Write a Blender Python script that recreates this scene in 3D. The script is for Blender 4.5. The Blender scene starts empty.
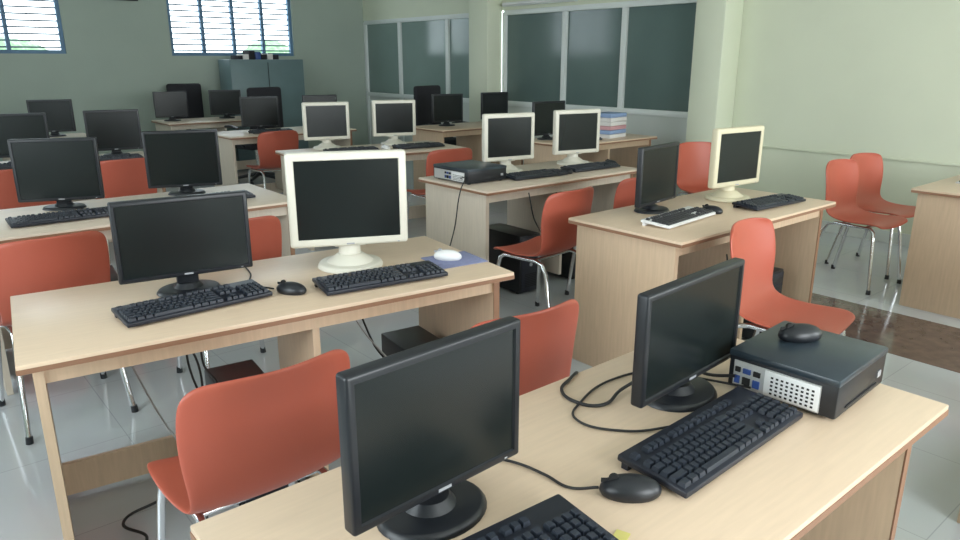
import bpy, bmesh, math, random
from mathutils import Matrix, Vector, Euler
random.seed(4)
C=bpy.context.scene.collection
R=math.radians

# ------------------------------------------------------------ materials
def mat(name,col,rough=.5,metal=0,spec=.5,var=0,scale=8,stretch=(1,1,1),bump=0,coat=0):
    m=bpy.data.materials.new(name); m.use_nodes=True
    nt=m.node_tree; b=nt.nodes['Principled BSDF']
    b.inputs['Base Color'].default_value=(*col,1); b.inputs['Roughness'].default_value=rough
    b.inputs['Metallic'].default_value=metal; b.inputs['Specular IOR Level'].default_value=spec
    b.inputs['Coat Weight'].default_value=coat
    if var or bump:
        tc=nt.nodes.new('ShaderNodeTexCoord'); mp=nt.nodes.new('ShaderNodeMapping'); mp.inputs['Scale'].default_value=stretch
        n=nt.nodes.new('ShaderNodeTexNoise'); n.inputs['Scale'].default_value=scale; n.inputs['Detail'].default_value=5
        nt.links.new(tc.outputs['Object'],mp.inputs[0]); nt.links.new(mp.outputs[0],n.inputs['Vector'])
        if var:
            r=nt.nodes.new('ShaderNodeValToRGB'); r.color_ramp.elements[0].position=.3; r.color_ramp.elements[1].position=.7
            r.color_ramp.elements[0].color=(*[c*(1-var) for c in col],1); r.color_ramp.elements[1].color=(*[min(1,c*(1+var)) for c in col],1)
            nt.links.new(n.outputs['Fac'],r.inputs[0]); nt.links.new(r.outputs[0],b.inputs['Base Color'])
        if bump:
            bp=nt.nodes.new('ShaderNodeBump'); bp.inputs['Strength'].default_value=bump; bp.inputs['Distance'].default_value=.01
            nt.links.new(n.outputs['Fac'],bp.inputs['Height']); nt.links.new(bp.outputs[0],b.inputs['Normal'])
    return m
M={}
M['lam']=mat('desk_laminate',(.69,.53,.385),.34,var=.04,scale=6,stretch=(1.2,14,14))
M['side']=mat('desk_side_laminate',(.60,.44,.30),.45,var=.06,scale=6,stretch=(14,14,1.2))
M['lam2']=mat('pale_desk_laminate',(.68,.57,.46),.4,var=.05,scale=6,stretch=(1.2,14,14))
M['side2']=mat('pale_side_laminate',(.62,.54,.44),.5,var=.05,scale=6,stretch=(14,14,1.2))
M['edge']=mat('desk_edge_band',(.27,.14,.08),.5)
M['black']=mat('black_plastic',(.011,.013,.017),.38)
M['key']=mat('black_keys',(.018,.024,.036),.42)
M['kbase']=mat('keyboard_base',(.011,.014,.024),.4)
M['wkey']=mat('grey_keys',(.03,.03,.035),.5)
M['screen']=mat('lcd_screen',(.008,.012,.012),.25,spec=.35)
M['white']=mat('aged_white_plastic',(.70,.67,.58),.4)
M['ivory']=mat('yellowed_plastic',(.66,.60,.43),.4)
M['wplastic']=mat('white_plastic',(.78,.78,.78),.4)
M['mark']=mat('grey_mark',(.35,.36,.38),.4)
M['red']=mat('red_plastic',(.46,.10,.06),.42,var=.04,scale=3)
M['chrome']=mat('chrome',(.75,.76,.78),.18,metal=1)
M['steel']=mat('galvanised_steel',(.6,.61,.6),.4,metal=.5)
M['hole']=mat('dark_hole',(.01,.01,.01),.8)
M['pctop']=mat('dusty_case_paint',(.028,.042,.055),.3,var=.25,scale=5)
M['pad']=mat('mousepad_cloth',(.22,.24,.40),.9,var=.1,scale=60)
M['alu']=mat('white_aluminium_frame',(.72,.76,.74),.4)
M['panel']=mat('partition_panel',(.62,.66,.62),.5)
M['glass']=mat('tinted_glass',(.115,.165,.155),.12,spec=.5,var=.12,scale=.8)
M['glass2']=mat('frosted_glass',(.20,.27,.25),.12,spec=.5,var=.12,scale=.8)
M['bluefr']=mat('blue_window_frame',(.10,.2,.32),.5)
M['bar']=mat('window_grille',(.12,.16,.2),.5)
M['teal']=mat('teal_steel',(.13,.195,.205),.4,var=.08,scale=3)
M['fabric']=mat('black_fabric',(.02,.02,.025),.9)
M['paper']=mat('paper',(.72,.70,.68),.8)
M['pink']=mat('pink_folder',(.58,.32,.34),.7)
M['bfold']=mat('blue_folder',(.25,.35,.55),.7)
M['yellow']=mat('yellow_sticker',(.70,.62,.2),.6)
M['cable']=mat('black_cable',(.012,.012,.013),.5)
M['wcable']=mat('grey_cable',(.4,.4,.4),.5)
M['blue']=mat('blue_plastic',(.03,.07,.25),.4)
M['leaf']=mat('foliage',(.16,.30,.14),.8,var=.5,scale=9,bump=1)
M['tube']=mat('tube_glass',(.8,.8,.8),.3)
M['wallL']=mat('wall_paint_green',(.37,.43,.37),.75,var=.03,scale=2)
M['wallR']=mat('wall_paint_pale',(.66,.695,.545),.6,var=.02,scale=2)
M['ceil']=mat('ceiling_paint',(.68,.69,.64),.9,var=.02,scale=3)

# floor tiles
fm=bpy.data.materials.new('floor_tiles'); fm.use_nodes=True; nt=fm.node_tree; b=nt.nodes['Principled BSDF']
tc=nt.nodes.new('ShaderNodeTexCoord'); br=nt.nodes.new('ShaderNodeTexBrick')
br.offset=0; br.inputs['Scale'].default_value=1; br.inputs['Brick Width'].default_value=.6; br.inputs['Row Height'].default_value=.6
br.inputs['Mortar Size'].default_value=.002
br.inputs['Color1'].default_value=(.49,.52,.54,1); br.inputs['Color2'].default_value=(.51,.535,.555,1); br.inputs['Mortar'].default_value=(.38,.4,.42,1)
nt.links.new(tc.outputs['Object'],br.inputs['Vector'])
n=nt.nodes.new('ShaderNodeTexNoise'); n.inputs['Scale'].default_value=2.5; n.inputs['Detail'].default_value=8
mx=nt.nodes.new('ShaderNodeMixRGB'); mx.blend_type='MULTIPLY'; mx.inputs[0].default_value=.12
nt.links.new(tc.outputs['Object'],n.inputs['Vector']); nt.links.new(br.outputs['Color'],mx.inputs[1]); nt.links.new(n.outputs['Color'],mx.inputs[2])
nt.links.new(mx.outputs[0],b.inputs['Base Color']); b.inputs['Roughness'].default_value=.07; b.inputs['Specular IOR Level'].default_value=.8
M['floor']=fm
M['brown']=mat('brown_floor_strip',(.12,.085,.07),.1,var=.25,scale=14)  # dark brown colour of the strip in the right aisle

# ------------------------------------------------------------ mesh builder
class B:
    def __init__(s): s.bm=bmesh.new(); s.mats=[]
    def mi(s,k):
        if k not in s.mats: s.mats.append(k)
        return s.mats.index(k)
    def add(s,t,k,mtx=None):
        if k is not None:
            i=s.mi(k)
            for f in t.faces: f.material_index=i
        if mtx is not None: t.transform(mtx)
        me=bpy.data.meshes.new('t'); t.to_mesh(me); t.free(); s.bm.from_mesh(me); bpy.data.meshes.remove(me)
    def box(s,x0,x1,y0,y1,z0,z1,k,bev=0,mtx=None,seg=2):
        t=bmesh.new(); bmesh.ops.create_cube(t,size=1)
        for v in t.verts:
            v.co=Vector((x0+(x1-x0)*(v.co.x+.5),y0+(y1-y0)*(v.co.y+.5),z0+(z1-z0)*(v.co.z+.5)))
        if bev: bmesh.ops.bevel(t,geom=t.edges[:],offset=bev,segments=seg,profile=.5,affect='EDGES')
        s.add(t,k,mtx)
    def cyl(s,p1,p2,r1,r2,k,seg=16,bev=0,scl=None):
        p1=Vector(p1);p2=Vector(p2);d=p2-p1
        t=bmesh.new(); bmesh.ops.create_cone(t,cap_ends=True,segments=seg,radius1=r1,radius2=r2,depth=d.length)
        if bev:
            es=[e for e in t.edges if len(e.link_faces)==2 and any(len(f.verts)>4 for f in e.link_faces)]
            bmesh.ops.bevel(t,geom=es,offset=bev,segments=2,profile=.5,affect='EDGES')
        if scl: t.transform(Matrix.Diagonal((*scl,1)))
        q=d.to_track_quat('Z','Y').to_matrix().to_4x4()
        s.add(t,k,Matrix.Translation((p1+p2)/2)@q)
    def tube(s,pts,r,k,seg=10):
        pts=[Vector(p) for p in pts]; t=bmesh.new(); rings=[]
        for i,p in enumerate(pts):
            d=(pts[min(i+1,len(pts)-1)]-pts[max(i-1,0)]).normalized()
            a=d.cross(Vector((.13,.21,.97)) if abs(d.z)<.9 else Vector((1,.1,0))).normalized()
            if rings:
                pa=rings[-1][1]; a=(pa-d*pa.dot(d)).normalized()
            c=d.cross(a)
            rings.append(([t.verts.new(p+r*(math.cos(2*math.pi*j/seg)*a+math.sin(2*math.pi*j/seg)*c)) for j in range(seg)],a))
        for i in range(len(rings)-1):
            A=rings[i][0];Bv=rings[i+1][0]
            for j in range(seg): t.faces.new((A[j],A[(j+1)%seg],Bv[(j+1)%seg],Bv[j]))
        t.faces.new(rings[0][0]); t.faces.new(rings[-1][0][::-1])
        bmesh.ops.recalc_face_normals(t,faces=t.faces[:])
        s.add(t,k)
    def ball(s,c,sc,k,flat=None,mtx=None,u=20,v=12):
        t=bmesh.new(); bmesh.ops.create_uvsphere(t,u_segments=u,v_segments=v,radius=1)
        for w in t.verts:
            if flat is not None and w.co.z<flat: w.co.z=flat
            w.co=Vector((c[0]+w.co.x*sc[0],c[1]+w.co.y*sc[1],c[2]+w.co.z*sc[2]))
        s.add(t,k,mtx)
    def mesh(s,name,ang=35):
        me=bpy.data.meshes.new(name); s.bm.to_mesh(me); s.bm.free()
        for k in s.mats: me.materials.append(M[k])
        me.polygons.foreach_set('use_smooth',[True]*len(me.polygons))
        me.set_sharp_from_angle(angle=R(ang))
        return me
def put(name,me,x=0,y=0,z=0,rot=0,sc=None):
    o=bpy.data.objects.new(name,me); o.location=(x,y,z); o.rotation_euler=(0,0,R(rot)); C.objects.link(o)
    if sc: o.scale=sc
    return o

# ------------------------------------------------------------ room shell
XL,XR,Y0,Y1,ZC=-2.0,6.5,-2.5,10.7,3.2
b=B(); b.box(XL-.15,XR+.15,Y0-.15,Y1+.15,-.1,0,'floor'); put('floor',b.mesh('floor'))
b=B(); b.box(3.95,4.65,Y0,3.6,0,.0015,'brown'); put('floor_strip',b.mesh('floor_strip'))  # thin dark brown strip laid on the floor along the right aisle
b=B(); b.box(XL-.15,XR+.15,Y0-.15,Y1+.15,ZC,ZC+.1,'ceil'); put('ceiling',b.mesh('ceiling'))
def wall_x(name,ya,yb,xa,xb,ops,k):   # wall running along X, openings (x0,x1,z0,z1)
    b=B(); cur=xa
    for (a,c,z0,z1) in sorted(ops):
        b.box(cur,a,ya,yb,0,ZC,k); b.box(a,c,ya,yb,0,z0,k); b.box(a,c,ya,yb,z1,ZC,k); cur=c
    b.box(cur,xb,ya,yb,0,ZC,k); put(name,b.mesh(name))
def wall_y(name,xa,xb,ya,yb,ops,k):
    b=B(); cur=ya
    for (a,c,z0,z1) in sorted(ops):
        b.box(xa,xb,cur,a,0,ZC,k); b.box(xa,xb,a,c,0,z0,k); b.box(xa,xb,a,c,z1,ZC,k); cur=c
    b.box(xa,xb,cur,yb,0,ZC,k); put(name,b.mesh(name))
far=[(.3,2.12,1.57,2.75),(3.42,5.25,1.55,2.75)]
near=[(.2,2.4,.95,2.5),(3.4,5.8,.95,2.5)]
left=[(0.2,2.4,.95,2.5),(4.6,6.6,.95,2.5)]  # openings added in the unseen left wall to carry area lights
wall_x('wall_far',Y1,Y1+.15,XL-.15,XR+.15,far,'wallL')
wall_x('wall_near',Y0-.15,Y0,XL-.15,XR+.15,near,'wallR')
wall_y('wall_left',XL-.15,XL,Y0,Y1,left,'wallL')
b=B(); b.box(XR,XR+.15,Y0,4.3,0,ZC,'wallR'); b.box(XR,XR+.15,4.3,Y1,2.1,ZC,'wallR'); put('wall_right',b.mesh('wall_right'))
b=B(); b.box(XR-.02,XR,Y0,3.9,.695,.715,'wallR',.004); put('trim_2',b.mesh('trim_2'))
b=B(); b.box(6.2,6.5,3.9,4.22,0,ZC,'wallR',.01); put('pillar',b.mesh('pillar'))
b=B(); b.box(6.25,6.5,7.3,7.68,0,ZC,'wallR',.01); put('pillar',b.mesh('pillar'))
b=B(); b.box(XR-.012,XR,Y0,3.9,0,.1,'panel'); put('baseboard_right',b.mesh('bbr'))
b=B(); b.box(XL,XR,Y1-.012,Y1,0,.1,'panel'); put('baseboard_far',b.mesh('bbf'))
def partition(ys,g):
    b=B(); ya,yb=ys[0],ys[-1]; x0,x1=XR-.0,XR+.06
    b.box(x0+.02,x1-.02,ya,yb,0,.93,'panel')
    b.box(x0+.025,x1-.025,ya,yb,.93,2.06,g)
    for z in (.0,.92,2.04): b.box(x0-.01,x1,ya,yb,z,z+.06,'alu',.004)
    for y in ys:
        b.box(x0-.008,x1-.002,y-.035,y+.035,.02,2.08,'alu',.004)
    put('glass_partition',b.mesh('gp'))
partition([4.34,5.31,6.2,7.26],'glass'); partition([7.74,8.47,9.67,10.66],'glass2')
def windowx(name,a,c,z0,z1,y,n,bars=True):
    b=B(); t=.045
    b.box(a,c,y,y+.06,z0,z0+t,'bluefr'); b.box(a,c,y,y+.06,z1-t,z1,'bluefr')
    for i in range(n+1):
        x=a+(c-a-t)*i/n; b.box(x,x+t,y+.001,y+.059,z0,z1,'bluefr')
    if bars:
        k=int((z1-z0)/.075)
        for i in range(1,k):
            z=z0+(z1-z0)*i/k; b.cyl((a,y+.03,z),(c,y+.03,z),.011,.011,'bar',6)
    return put(name,b.mesh(name))
windowx('window_1',*far[0],Y1+.03,3); windowx('window_2',*far[1],Y1+.03,4)
windowx('window_3',*near[0],Y0-.1,3,False); windowx('window_4',*near[1],Y0-.1,3,False)
for i,(a,c,z0,z1) in enumerate(left):
    b=B(); x=XL-.1
    for z in (z0,z1-.05): b.box(x,x+.06,a,c,z,z+.05,'bluefr')
    for j in range(4):
        y=a+(c-a-.05)*j/3; b.box(x+.001,x+.059,y,y+.05,z0,z1,'bluefr')
    put('window_%d'%(5+i),b.mesh('w'))  # out-of-view frames, added around the left area lights
b=B(); b.box(XR-.05,XR,6.0,7.25,2.14,2.19,'alu',.005); b.cyl((XR-.07,6.03,2.165),(XR-.07,7.22,2.165),.014,.014,'tube'); put('tube_light',b.mesh('tl'))

# outside greenery
b=B()
for i in range(22):
    x=random.uniform(-1,9); z=random.uniform(.2,1.4)
    b.ball((x,Y1+6+random.uniform(0,2),z),(.8,.8,.8),'leaf')
put('garden_hedge',b.mesh('hedge'))

# ------------------------------------------------------------ desks
def desk(name,cx,cy,L,W,rot=0,mid=1,pale=False):
    b=B(); h=.75; x=L/2; y=W/2; la,si=('lam2','side2') if pale else ('lam','side')
    b.box(-x,x,-y,y,h-.028,h,la,.003)
    b.box(-x+.001,x-.001,-y-.0014,-y+.004,h-.026,h-.012,'edge'); b.box(-x-.0014,-x+.004,-y+.001,y-.001,h-.026,h-.012,'edge')
    b.box(x-.004,x+.0014,-y+.001,y-.001,h-.026,h-.012,'edge')
    for s in (-1,1):
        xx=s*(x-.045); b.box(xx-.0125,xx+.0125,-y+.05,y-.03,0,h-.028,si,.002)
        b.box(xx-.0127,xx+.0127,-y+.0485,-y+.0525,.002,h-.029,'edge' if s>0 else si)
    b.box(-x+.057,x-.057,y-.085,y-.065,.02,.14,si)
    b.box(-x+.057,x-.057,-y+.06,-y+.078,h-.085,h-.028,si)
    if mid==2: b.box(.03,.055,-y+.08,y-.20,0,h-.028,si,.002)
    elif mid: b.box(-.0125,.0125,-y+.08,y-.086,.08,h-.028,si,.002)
    return put(name,b.mesh('desk'),cx,cy,0,rot)
desk('computer_desk',1.03,.78,1.47,.66,0,0)
desk('computer_desk',.995,2.295,1.56,.68,-7,2)
desk('computer_desk',1.015,4.05,1.53,.74,-1,1,True)
desk('computer_desk',1.0,6.25,1.53,.70,0,1,True)
desk('computer_desk',1.0,8.35,1.53,.70,0,1,True)
desk('computer_desk',3.29,2.06,1.43,.66)
desk('computer_desk',3.47,3.55,1.46,.70,0,1,True)
desk('computer_desk',3.35,5.45,1.5,.70,-7,1,True)
desk('computer_desk',3.5,7.55,1.45,.70,0,1,True)
desk('computer_desk',3.55,9.6,1.45,.70,0,1,True)
desk('computer_desk',5.5,1.31,1.4,.66)
desk('computer_desk',3.27,.27,1.45,.66)
desk('computer_desk',5.5,4.85,1.3,.66)
desk('computer_desk',5.5,6.75,1.3,.66)

# ------------------------------------------------------------ chairs
def chair_mesh():
    prof=[(-.262,.83,.170),(-.258,.815,.207),(-.247,.76,.218),(-.232,.68,.220),(-.215,.60,.214),(-.198,.53,.206),(-.17,.475,.202),(-.11,.447,.206),(-.02,.438,.213),(.08,.442,.216),(.15,.448,.213),(.19,.442,.203),(.205,.425,.185)]
    n=12; t=bmesh.new(); rows=[]
    for i,(y,z,w) in enumerate(prof):
        back=max(0,min(1,(z-.45)/.2)) if i<7 else 0
        row=[]
        for j in range(n+1):
            u=-1+2*j/n
            yy=y+back*.055*u*u; zz=z+(1-back)*.018*u*u-(back*.012*u**4 if i<2 else 0)
            row.append(t.verts.new((u*w,yy,zz)))
        rows.append(row)
    for i in range(len(rows)-1):
        for j in range(n): t.faces.new((rows[i][j],rows[i][j+1],rows[i+1][j+1],rows[i+1][j]))
    bmesh.ops.recalc_face_normals(t,faces=t.faces[:])
    me=bpy.data.meshes.new('s'); t.to_mesh(me); t.free()
    o=bpy.data.objects.new('tmp',me); C.objects.link(o)
    m=o.modifiers.new('s','SOLIDIFY'); m.thickness=.012; m.offset=0
    m=o.modifiers.new('u','SUBSURF'); m.levels=2; m.render_levels=2
    dg=bpy.context.evaluated_depsgraph_get(); ev=bpy.data.meshes.new_from_object(o.evaluated_get(dg))
    bpy.data.objects.remove(o)
    b=B(); t=bmesh.new(); t.from_mesh(ev); b.add(t,'red')
    for s in (-1,1):
        b.tube([(s*.215,.20,0),(s*.185,.165,.35),(s*.178,.155,.405),(s*.165,.13,.425),(s*.165,0,.425),(s*.165,-.10,.428),(s*.17,-.155,.415),(s*.178,-.185,.37),(s*.205,-.27,0)],.0115,'chrome',12)
        for y in (.20,-.27):
            b.cyl((s*(.215 if y>0 else .205),y,0),(s*(.213 if y>0 else .203),y,.03),.015,.014,'black',10)
    b.tube([(-.165,.09,.425),(.165,.09,.425)],.009,'chrome',8); b.tube([(-.165,-.08,.425),(.165,-.08,.425)],.009,'chrome',8)
    return b.mesh('red_plastic_chair',50)
CH=chair_mesh()
def chair(bx,by,rot=0):  # bx,by: location of the back; rot 0 faces +Y
    r=R(rot); put('plastic_chair',CH,bx-math.sin(r)*.24,by+math.cos(r)*.24,0,rot)
chair(.615,1.455,0); chair(1.34,1.36,-4)
chair(.48,3.22,3); chair(1.17,3.05,-3)
chair(2.84,1.60,186)
chair(2.88,2.62,5); chair(3.55,2.66,-4)
chair(3.50,4.50,-5)
chair(5.35,3.55,160)
chair(5.14,2.25,176); chair(5.64,2.3,172)
chair(1.35,5.5,0); chair(.7,5.45,4)
chair(3.1,6.75,0)

# ------------------------------------------------------------ monitors
def monitor_mesh(W,H,z0,col,bez=.018,base='oval',th=.03):
    b=B(); t=bmesh.new(); bmesh.ops.create_cube(t,size=1)
    for v in t.verts: v.co=Vector((v.co.x*W,v.co.y*th,z0+H/2+v.co.z*H))
    bmesh.ops.bevel(t,geom=t.edges[:],offset=.006 if col=='black' else .012,segments=3,profile=.5,affect='EDGES')
    b.mi(col); b.mi('screen')
    f=max((f for f in t.faces if f.normal.y<-.99),key=lambda f:f.calc_area())
    bmesh.ops.inset_individual(t,faces=[f],thickness=max(.003,bez-.008),depth=0)
    bmesh.ops.inset_individual(t,faces=[f],thickness=.003,depth=-.004)
    f.material_index=1
    b.add(t,None)
    b.box(-W*.36,W*.36,th/2-.004,th/2+.03,z0+H*.2,z0+H*.8,col,.012)
    if base=='oval':
        b.cyl((0,.02,0),(0,.02,.014),.105,.095,col,32,.004,scl=(1,.82,1))
        b.box(-.035,.035,.020,.040,.008,z0+H*.35,col,.006)
        b.cyl((0,.03,.012),(0,.03,.03),.05,.036,col,24)
    elif base=='round':
        b.cyl((0,.03,0),(0,.03,.02),.125,.115,col,32,.006)
        b.cyl((0,.035,.018),(0,.035,.05),.09,.045,col,24,.004)
        b.cyl((0,.04,.04),(0,.045,z0+H*.3),.042,.034,col,20)
        b.box(-.06,.06,.0,.04,z0-.008,z0+.03,col,.008)
    b.box(-.014,.014,-th/2-.0006,-th/2+.002,z0+.006,z0+.0115,'mark')
    b.box(W/2-.04,W/2-.033,-th/2-.0006,-th/2+.002,z0+.006,z0+.009,'mark')
    return b.mesh('monitor')
MB1=monitor_mesh(.36,.265,.053,'black',.02)
MB2=monitor_mesh(.41,.25,.045,'black')
MB3=monitor_mesh(.42,.265,.06,'black')
MW=monitor_mesh(.43,.345,.09,'white',.03,'round',.045)
MW2=monitor_mesh(.40,.32,.08,'white',.03,'round',.045)
MI=monitor_mesh(.40,.32,.08,'ivory',.03,'round',.045)
MS=monitor_mesh(.40,.32,.045,'black',.02)
MS2=monitor_mesh(.38,.295,.045,'black',.02)
def mon(me,x,y,rot=0,nm='lcd_monitor',z=.75): put(nm,me,x,y,z,rot)
mon(MB1,.632,.86,3); mon(MB2,1.34,.858,4)
mon(MB3,.735,2.39,-9); mon(MW,1.30,2.30,-25)
mon(MS,.715,4.24,-22); mon(MS,1.355,4.26,-20)
mon(MS,.86,6.4,-15); mon(MS,1.52,6.4,-10)
mon(MS,1.45,8.45,-20); mon(MS,.8,8.45,-20)
mon(MW2,3.36,3.70,-12); mon(MW2,4.0,3.66,-12)
mon(MS2,3.03,2.21,8); mon(MI,3.62,2.13,-6)
mon(MW2,3.05,5.70,-18); mon(MW2,3.68,5.60,-20)
mon(MS,3.3,7.65,-20); mon(MS,4.0,7.6,-10)
mon(MS,3.0,9.65,-10); mon(MS,3.7,9.65,-25)
mon(MS,5.08,5.02,-5); mon(MS,5.25,6.85,-10); mon(MS,5.98,6.85,-5)

# ------------------------------------------------------------ keyboards
def kb_mesh(base,key):
    b=B(); tilt=Matrix.Translation((0,0,.006))@Matrix.Rotation(R(4),4,'X')
    b.box(-.226,.226,-.076,.078,0,.014,base,.004,tilt)
    b.box(-.22,.22,.055,.07,-.004,.01,base,0)
    b.mi(key)
    def k(cx,cy,w,d=.0165,h=.009):
        z0=.0135; q=.0022; t=bmesh.new(); P=[]
        for (s,z) in ((1,z0),(0,z0+h)):
            ww=w/2-(0 if s else q); dd=d/2-(0 if s else q)
            P.append([t.verts.new((cx+a*ww,cy+c*dd,z)) for a,c in ((-1,-1),(1,-1),(1,1),(-1,1))])
        t.faces.new(P[1])
        for j in range(4): t.faces.new((P[0][j],P[0][(j+1)%4],P[1][(j+1)%4],P[1][j]))
        b.add(t,key,tilt)
    x0=-.2185; p=.019
    rows=[-.0575,-.0385,-.0195,-.0005,.0185,.0495]
    def run(y,ws):
        x=x0
        for w in ws: k(x+w*p/2,y,w*p-.0025); x+=w*p
    run(rows[4],[1]*13+[2]); run(rows[3],[1.5]+[1]*12+[1.5]); run(rows[2],[1.75]+[1]*11+[2.25]); run(rows[1],[2.25]+[1]*10+[2.75])
    run(rows[0],[1.25,1.25,1.25,6.25,1.25,1.25,1.25,1.25])
    for g in range(3):
        for j in range(4): k(x0+p*(2+g*4.5+j)+p/2,rows[5],p-.0025)
    k(x0+p/2,rows[5],p-.0025)
    xn=x0+15*p+.009
    for j in range(3):
        for r in (5,4,3): k(xn+p*j+p/2,rows[r],p-.0025)
        k(xn+p*j+p/2,rows[0],p-.0025)
    k(xn+p*1.5,rows[1],p-.0025)
    xp=xn+3*p+.009
    for j in range(4):
        for r in (4,3,2,1,0): k(xp+p*j+p/2,rows[r],p-.0025)
    return b.mesh('keyboard')
KB=kb_mesh('kbase','key'); KW=kb_mesh('wplastic','wkey')
def kb(x,y,rot=0,me=None): put('computer_keyboard',me or KB,x,y,.7545,rot)
kb(.575,.682,-3); kb(1.21,.695,2)
kb(.695,2.225,2); kb(1.29,2.075,-9)
kb(.65,3.93,0); kb(1.38,3.95,0)
kb(2.94,2.0,6,KW); kb(3.64,1.92,-4)
kb(3.35,3.42,-5); kb(3.90,3.42,-3)
kb(3.1,5.38,-8); kb(3.72,5.28,-8)
kb(5.2,4.7,0); kb(1.4,6.12,0); kb(.8,6.12,0); kb(3.3,7.4,0)

def mouse_mesh(k,k2):
    b=B(); b.ball((0,0,.012),(.031,.056,.026),k,flat=-.45)
    b.box(-.0012,.0012,.012,.053,.026,.0335,k2); b.cyl((-.004,.03,.033),(.004,.03,.033),.009,.009,k2,14)
    return b.mesh('mouse')
MO=mouse_mesh('black','hole'); MOW=mouse_mesh('wplastic','mark')
put('computer_mouse',MO,.93,.69,.7505,48); put('computer_mouse',MO,.99,2.16,.7505,30)
b=B(); b.box(-.10,.10,-.09,.09,0,.003,'pad',.001); put('mousepad',b.mesh('mp'),1.66,2.135,.7505,-8)
put('computer_mouse',MOW,1.64,2.15,.754,40)
put('computer_mouse',MO,3.625,3.4,.7505,0); put('computer_mouse',MO,4.165,3.46,.7505,0); put('computer_mouse',MOW,3.42,5.35,.7505,0)
put('computer_mouse',MO,3.22,2.0,.7505,10)

# ------------------------------------------------------------ computers
def desktop_pc(w,d,h,col='black'):
    b=B(); b.box(-w/2,w/2,-d/2,d/2,.006,h,col,.006)
    b.box(-w/2-.001,w/2+.001,-d/2-.001,d/2+.001,h-.016,h+.001,'pctop',.004)
    for a in (-1,1):
        for c in (-1,1): b.cyl((a*(w/2-.03),c*(d/2-.03),0),(a*(w/2-.03),c*(d/2-.03),.008),.012,.012,'hole',10)
    x=-w/2; y0=-d/2+.035
    b.box(x-.003,x+.002,y0,d/2-.015,.012,h-.022,'steel')
    b.box(x-.005,x+.002,y0+.002,y0+.125,.015,h-.025,'wplastic',.001)
    for i in range(9):
        for j in range(int((h-.05)/.0095)):
            y=y0+.012+i*.0115
            b.box(x-.006,x,y,y+.0055,.02+j*.0095,.0245+j*.0095,'hole')
    for i,(dy,ww) in enumerate(((.135,.016),(.158,.018),(.183,.012))):
        if y0+dy+ww<d/2-.015:
            b.box(x-.007,x,y0+dy,y0+dy+ww,.022,.04,'hole' if i%2 else 'blue')
            b.box(x-.007,x,y0+dy,y0+dy+ww,.05,.062,'blue' if i%2 else 'hole')
    b.box(-w/2+.05,w/2-.05,-d/2-.002,-d/2+.002,.02,.024,'hole')
    b.box(w/2-.05,w/2-.03,-d/2-.002,-d/2+.002,.035,.05,'mark')
    return b.mesh('pc')
put('desktop_computer',desktop_pc(.28,.25,.098),1.607,.708,.7505,3)
put('computer_mouse',MO,1.64,.75,.850,60)
put('desktop_computer',desktop_pc(.32,.36,.095),2.95,3.62,.7505,0)
def tower():
    b=B(); b.box(-.09,.09,-.2,.2,.01,.40,'black',.006)
    b.box(-.08,.08,-.208,-.198,.02,.39,'kbase',.004)
    for z in (.33,.28): b.box(-.07,.07,-.211,-.2,z,z+.035,'black',.002)
    b.cyl((0,-.214,.2),(0,-.2,.2),.012,.012,'mark',16)
    for i in range(8): b.box(-.05,.05,-.2105,-.2,.05+i*.012,.055+i*.012,'hole')
    for a in (-1,1):
        for c in (-1,1): b.cyl((a*.07,c*.16,0),(a*.07,c*.16,.012),.012,.012,'hole',10)
    return b.mesh('tower')
TW=tower()
for (x,y) in ((.86,2.33),(1.56,2.22),(3.62,2.03),(2.95,2.03),(.8,4.1),(3.2,3.5),(3.7,3.5),(5.2,4.8)): put('computer_tower',TW,x,y,0,0 if x>2 else -7)

# ------------------------------------------------------------ cables
def cable(name,pts,r=.0028,k='cable'):
    cu=bpy.data.curves.new(name,'CURVE'); cu.dimensions='3D'; cu.bevel_depth=r; cu.bevel_resolution=3
    sp=cu.splines.new('BEZIER'); sp.bezier_points.add(len(pts)-1)
    for q,p in zip(sp.bezier_points,pts): q.co=p; q.handle_left_type=q.handle_right_type='AUTO'
    cu.materials.append(M[k]); o=bpy.data.objects.new(name,cu); C.objects.link(o)
t=.7545
cable('mouse_cable',[(.888,.728,t+.01),(.86,.77,t),(.855,.83,t),(.84,.90,t),(.80,.97,t),(.80,1.06,t),(.80,1.115,.745),(.80,1.14,.6),(.84,1.16,.3),(.86,1.15,.05)])
cable('monitor_cable',[(1.33,.905,.82),(1.24,.96,t+.01),(1.15,.95,t),(1.12,1.0,t),(1.14,1.06,t),(1.2,1.09,t),(1.24,1.105,t),(1.25,1.125,.73),(1.25,1.14,.5)],.004)
cable('monitor_cable',[(1.36,.91,.84),(1.38,.98,t+.02),(1.43,.98,t),(1.46,.93,t+.01),(1.46,.88,t+.01),(1.452,.80,.79)],.004)
cable('keyboard_cable',[(1.2,.775,t+.005),(1.10,.84,t),(1.06,.94,t),(1.13,.99,t),(1.3,1.02,t),(1.40,.98,t),(1.44,.90,t),(1.45,.76,.775)])
cable('monitor_cable',[(.65,.91,.84),(.72,.97,t+.01),(.76,1.03,t),(.78,1.12,.735),(.78,1.14,.4)],.004)
cable('mouse_cable',[(.945,2.20,t+.01),(.92,2.33,t),(.97,2.45,t),(1.0,2.60,t)])
cable('power_cable',[(.75,2.5,.7),(.72,2.45,.45),(.8,2.3,.15),(.75,2.1,.02),(.88,2.0,.02),(.95,2.1,.03),(.88,2.56,.2)],.004)
cable('power_cable',[(.70,2.5,.6),(.72,2.35,.5),(.66,2.2,.3),(.62,2.05,.05),(.7,1.95,.02),(.82,2.0,.02)],.004)
cable('power_cable',[(.8,2.5,.65),(.75,2.4,.5),(.73,2.2,.44),(.74,2.4,.35)],.004)
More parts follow.
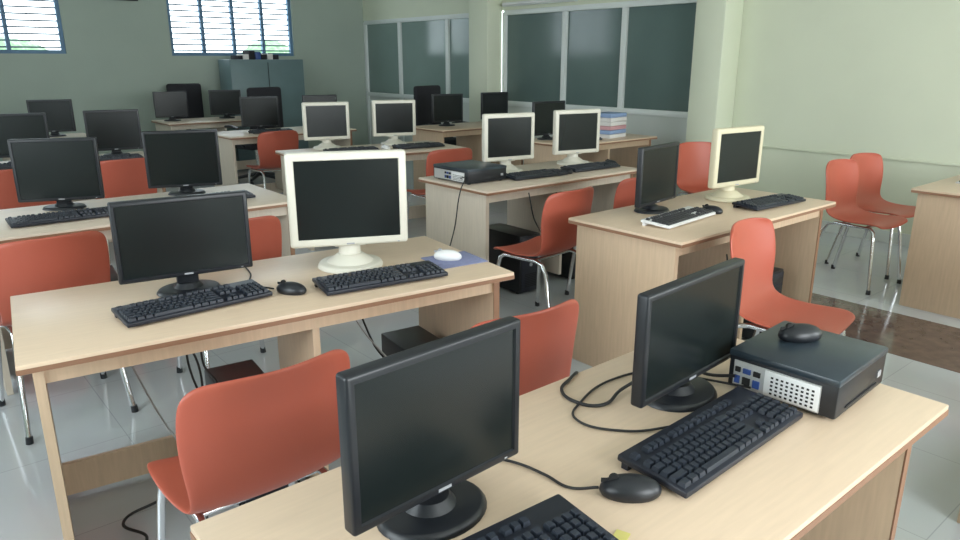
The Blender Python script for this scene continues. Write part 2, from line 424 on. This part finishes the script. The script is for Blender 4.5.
cable('network_cable',[(1.3,2.5,.7),(1.33,2.3,.5),(1.4,2.1,.3),(1.42,2.3,.25)],.003,'wcable')
cable('network_cable',[(.55,2.55,.5),(.6,2.35,.3),(.72,2.15,.06),(.8,2.05,.02),(.66,2.0,.02)],.003,'wcable')
cable('power_cable',[(1.38,2.5,.7),(1.41,2.35,.4),(1.43,2.25,.3),(1.44,2.48,.2)],.004)
cable('power_cable',[(.3,2.3,.02),(.35,2.15,.02),(.45,2.2,.02),(.42,2.35,.02),(.55,2.4,.02)],.005)
cable('monitor_cable',[(2.78,3.5,.79),(2.75,3.42,.80),(2.7,3.4,.74),(2.69,3.45,.5),(2.71,3.55,.3),(2.68,3.6,.02)],.004)
cable('power_cable',[(3.1,3.22,.7),(3.15,3.2,.5),(3.3,3.25,.42),(3.42,3.28,.7)],.004)
cable('power_cable',[(3.06,1.8,.6),(3.1,1.78,.45),(3.22,1.79,.6),(3.25,1.85,.7)],.004)

# ------------------------------------------------------------ far furniture
b=B(); b.box(-.55,.55,-.22,.22,.04,1.50,'teal',.008)
b.box(-.004,.004,-.224,-.218,.08,1.46,'hole')
for s in (-1,1): b.box(s*.05-.01,s*.05+.01,-.24,-.22,.75,.9,'steel',.004)
for s in (-1,1):
    for c in (-1,1): b.box(s*.5-.03,s*.5+.03,c*.17-.03,c*.17+.03,0,.05,'teal')
put('steel_cupboard',b.mesh('cup'),4.55,10.35,0)
b=B()
for i in range(7):
    z=random.uniform(.05,.14); x=-.35+i*.09
    b.box(x,x+.08,-.12,.12,0,z,('fabric','paper','fabric','blue')[i%4],.004)
put('file_boxes',b.mesh('fb'),4.50,10.35,1.50)
def office():
    b=B()
    b.box(-.24,.24,-.24,.24,.44,.53,'fabric',.03,seg=3)
    b.box(-.23,.23,-.29,-.21,.6,1.18,'fabric',.035,seg=3)
    b.box(-.03,.03,-.27,-.22,.48,.65,'black',.01)
    for s in (-1,1): b.tube([(s*.24,-.1,.48),(s*.29,-.1,.52),(s*.3,-.08,.70),(s*.3,.05,.72),(s*.3,.18,.71)],.018,'black',8)
    b.cyl((0,0,.1),(0,0,.46),.028,.028,'chrome')
    for i in range(5):
        a=2*math.pi*i/5; p=(math.cos(a)*.28,math.sin(a)*.28,.07); b.cyl((0,0,.12),p,.028,.018,'black',8)
        b.ball((p[0],p[1],.03),(.03,.03,.03),'black',u=10,v=6)
    return b.mesh('office')
OF=office()
put('office_chair',OF,3.45,10.28,0,175); put('office_chair',OF,3.7,8.75,0,10); put('office_chair',OF,5.62,7.45,0,190)
b=B()
for i in range(6):
    b.box(-.15+random.uniform(-.01,.01),.15,-.11,.11,i*.04,i*.04+.037,('paper','bfold','pink','paper')[i%4],.003)
put('file_stack',b.mesh('fs'),5.72,4.8,.75,8)
b=B()
for i in range(4): b.box(-.15,.15,-.11,.11,i*.012,i*.012+.01,('paper','fabric')[i%2],.002,Matrix.Rotation(i*.15,4,'Z'))
put('paper_stack',b.mesh('ps'),5.35,1.42,.75)
b=B(); b.box(-.022,.022,-.012,.012,0,.001,'yellow'); put('sticker',b.mesh('st'),.818,.622,.7502,20)
b=B(); b.box(-.2,.2,-.02,.02,0,.07,'black',.004); put('wall_speaker',b.mesh('ws'),2.85,10.675,2.24)

# ------------------------------------------------------------ light
def area(name,loc,rot,sx,sy,p,col):
    l=bpy.data.lights.new(name,'AREA'); l.shape='RECTANGLE'; l.size=sx; l.size_y=sy; l.energy=p; l.color=col
    o=bpy.data.objects.new(name,l); o.location=loc; o.rotation_euler=rot; C.objects.link(o)
for i,(a,c,z0,z1) in enumerate(near):
    area('daylight_near_%d'%i,((a+c)/2,Y0+.02,(z0+z1)/2),(R(90),0,0),c-a,z1-z0,90,(.97,.985,1))
for i,(a,c,z0,z1) in enumerate(left):
    area('added_left_fill_%d'%i,(XL+.02,(a+c)/2,(z0+z1)/2),(0,R(-90),0),z1-z0,c-a,46 if i==0 else 26,(.92,.98,1))  # added fill from the unseen left side, set in invented window openings
w=bpy.data.worlds.new('World'); bpy.context.scene.world=w; w.use_nodes=True
bg=w.node_tree.nodes['Background']; bg.inputs[0].default_value=(.82,.94,1,1); bg.inputs[1].default_value=5.5
try: bpy.context.scene.view_settings.view_transform='Standard'
except Exception: pass

cam=bpy.data.cameras.new('Camera'); cam.sensor_width=36; cam.lens=27
co=bpy.data.objects.new('Camera',cam); co.location=(0,0,1.5); co.rotation_euler=(R(73.7),0,R(-40)); C.objects.link(co)
bpy.context.scene.camera=co
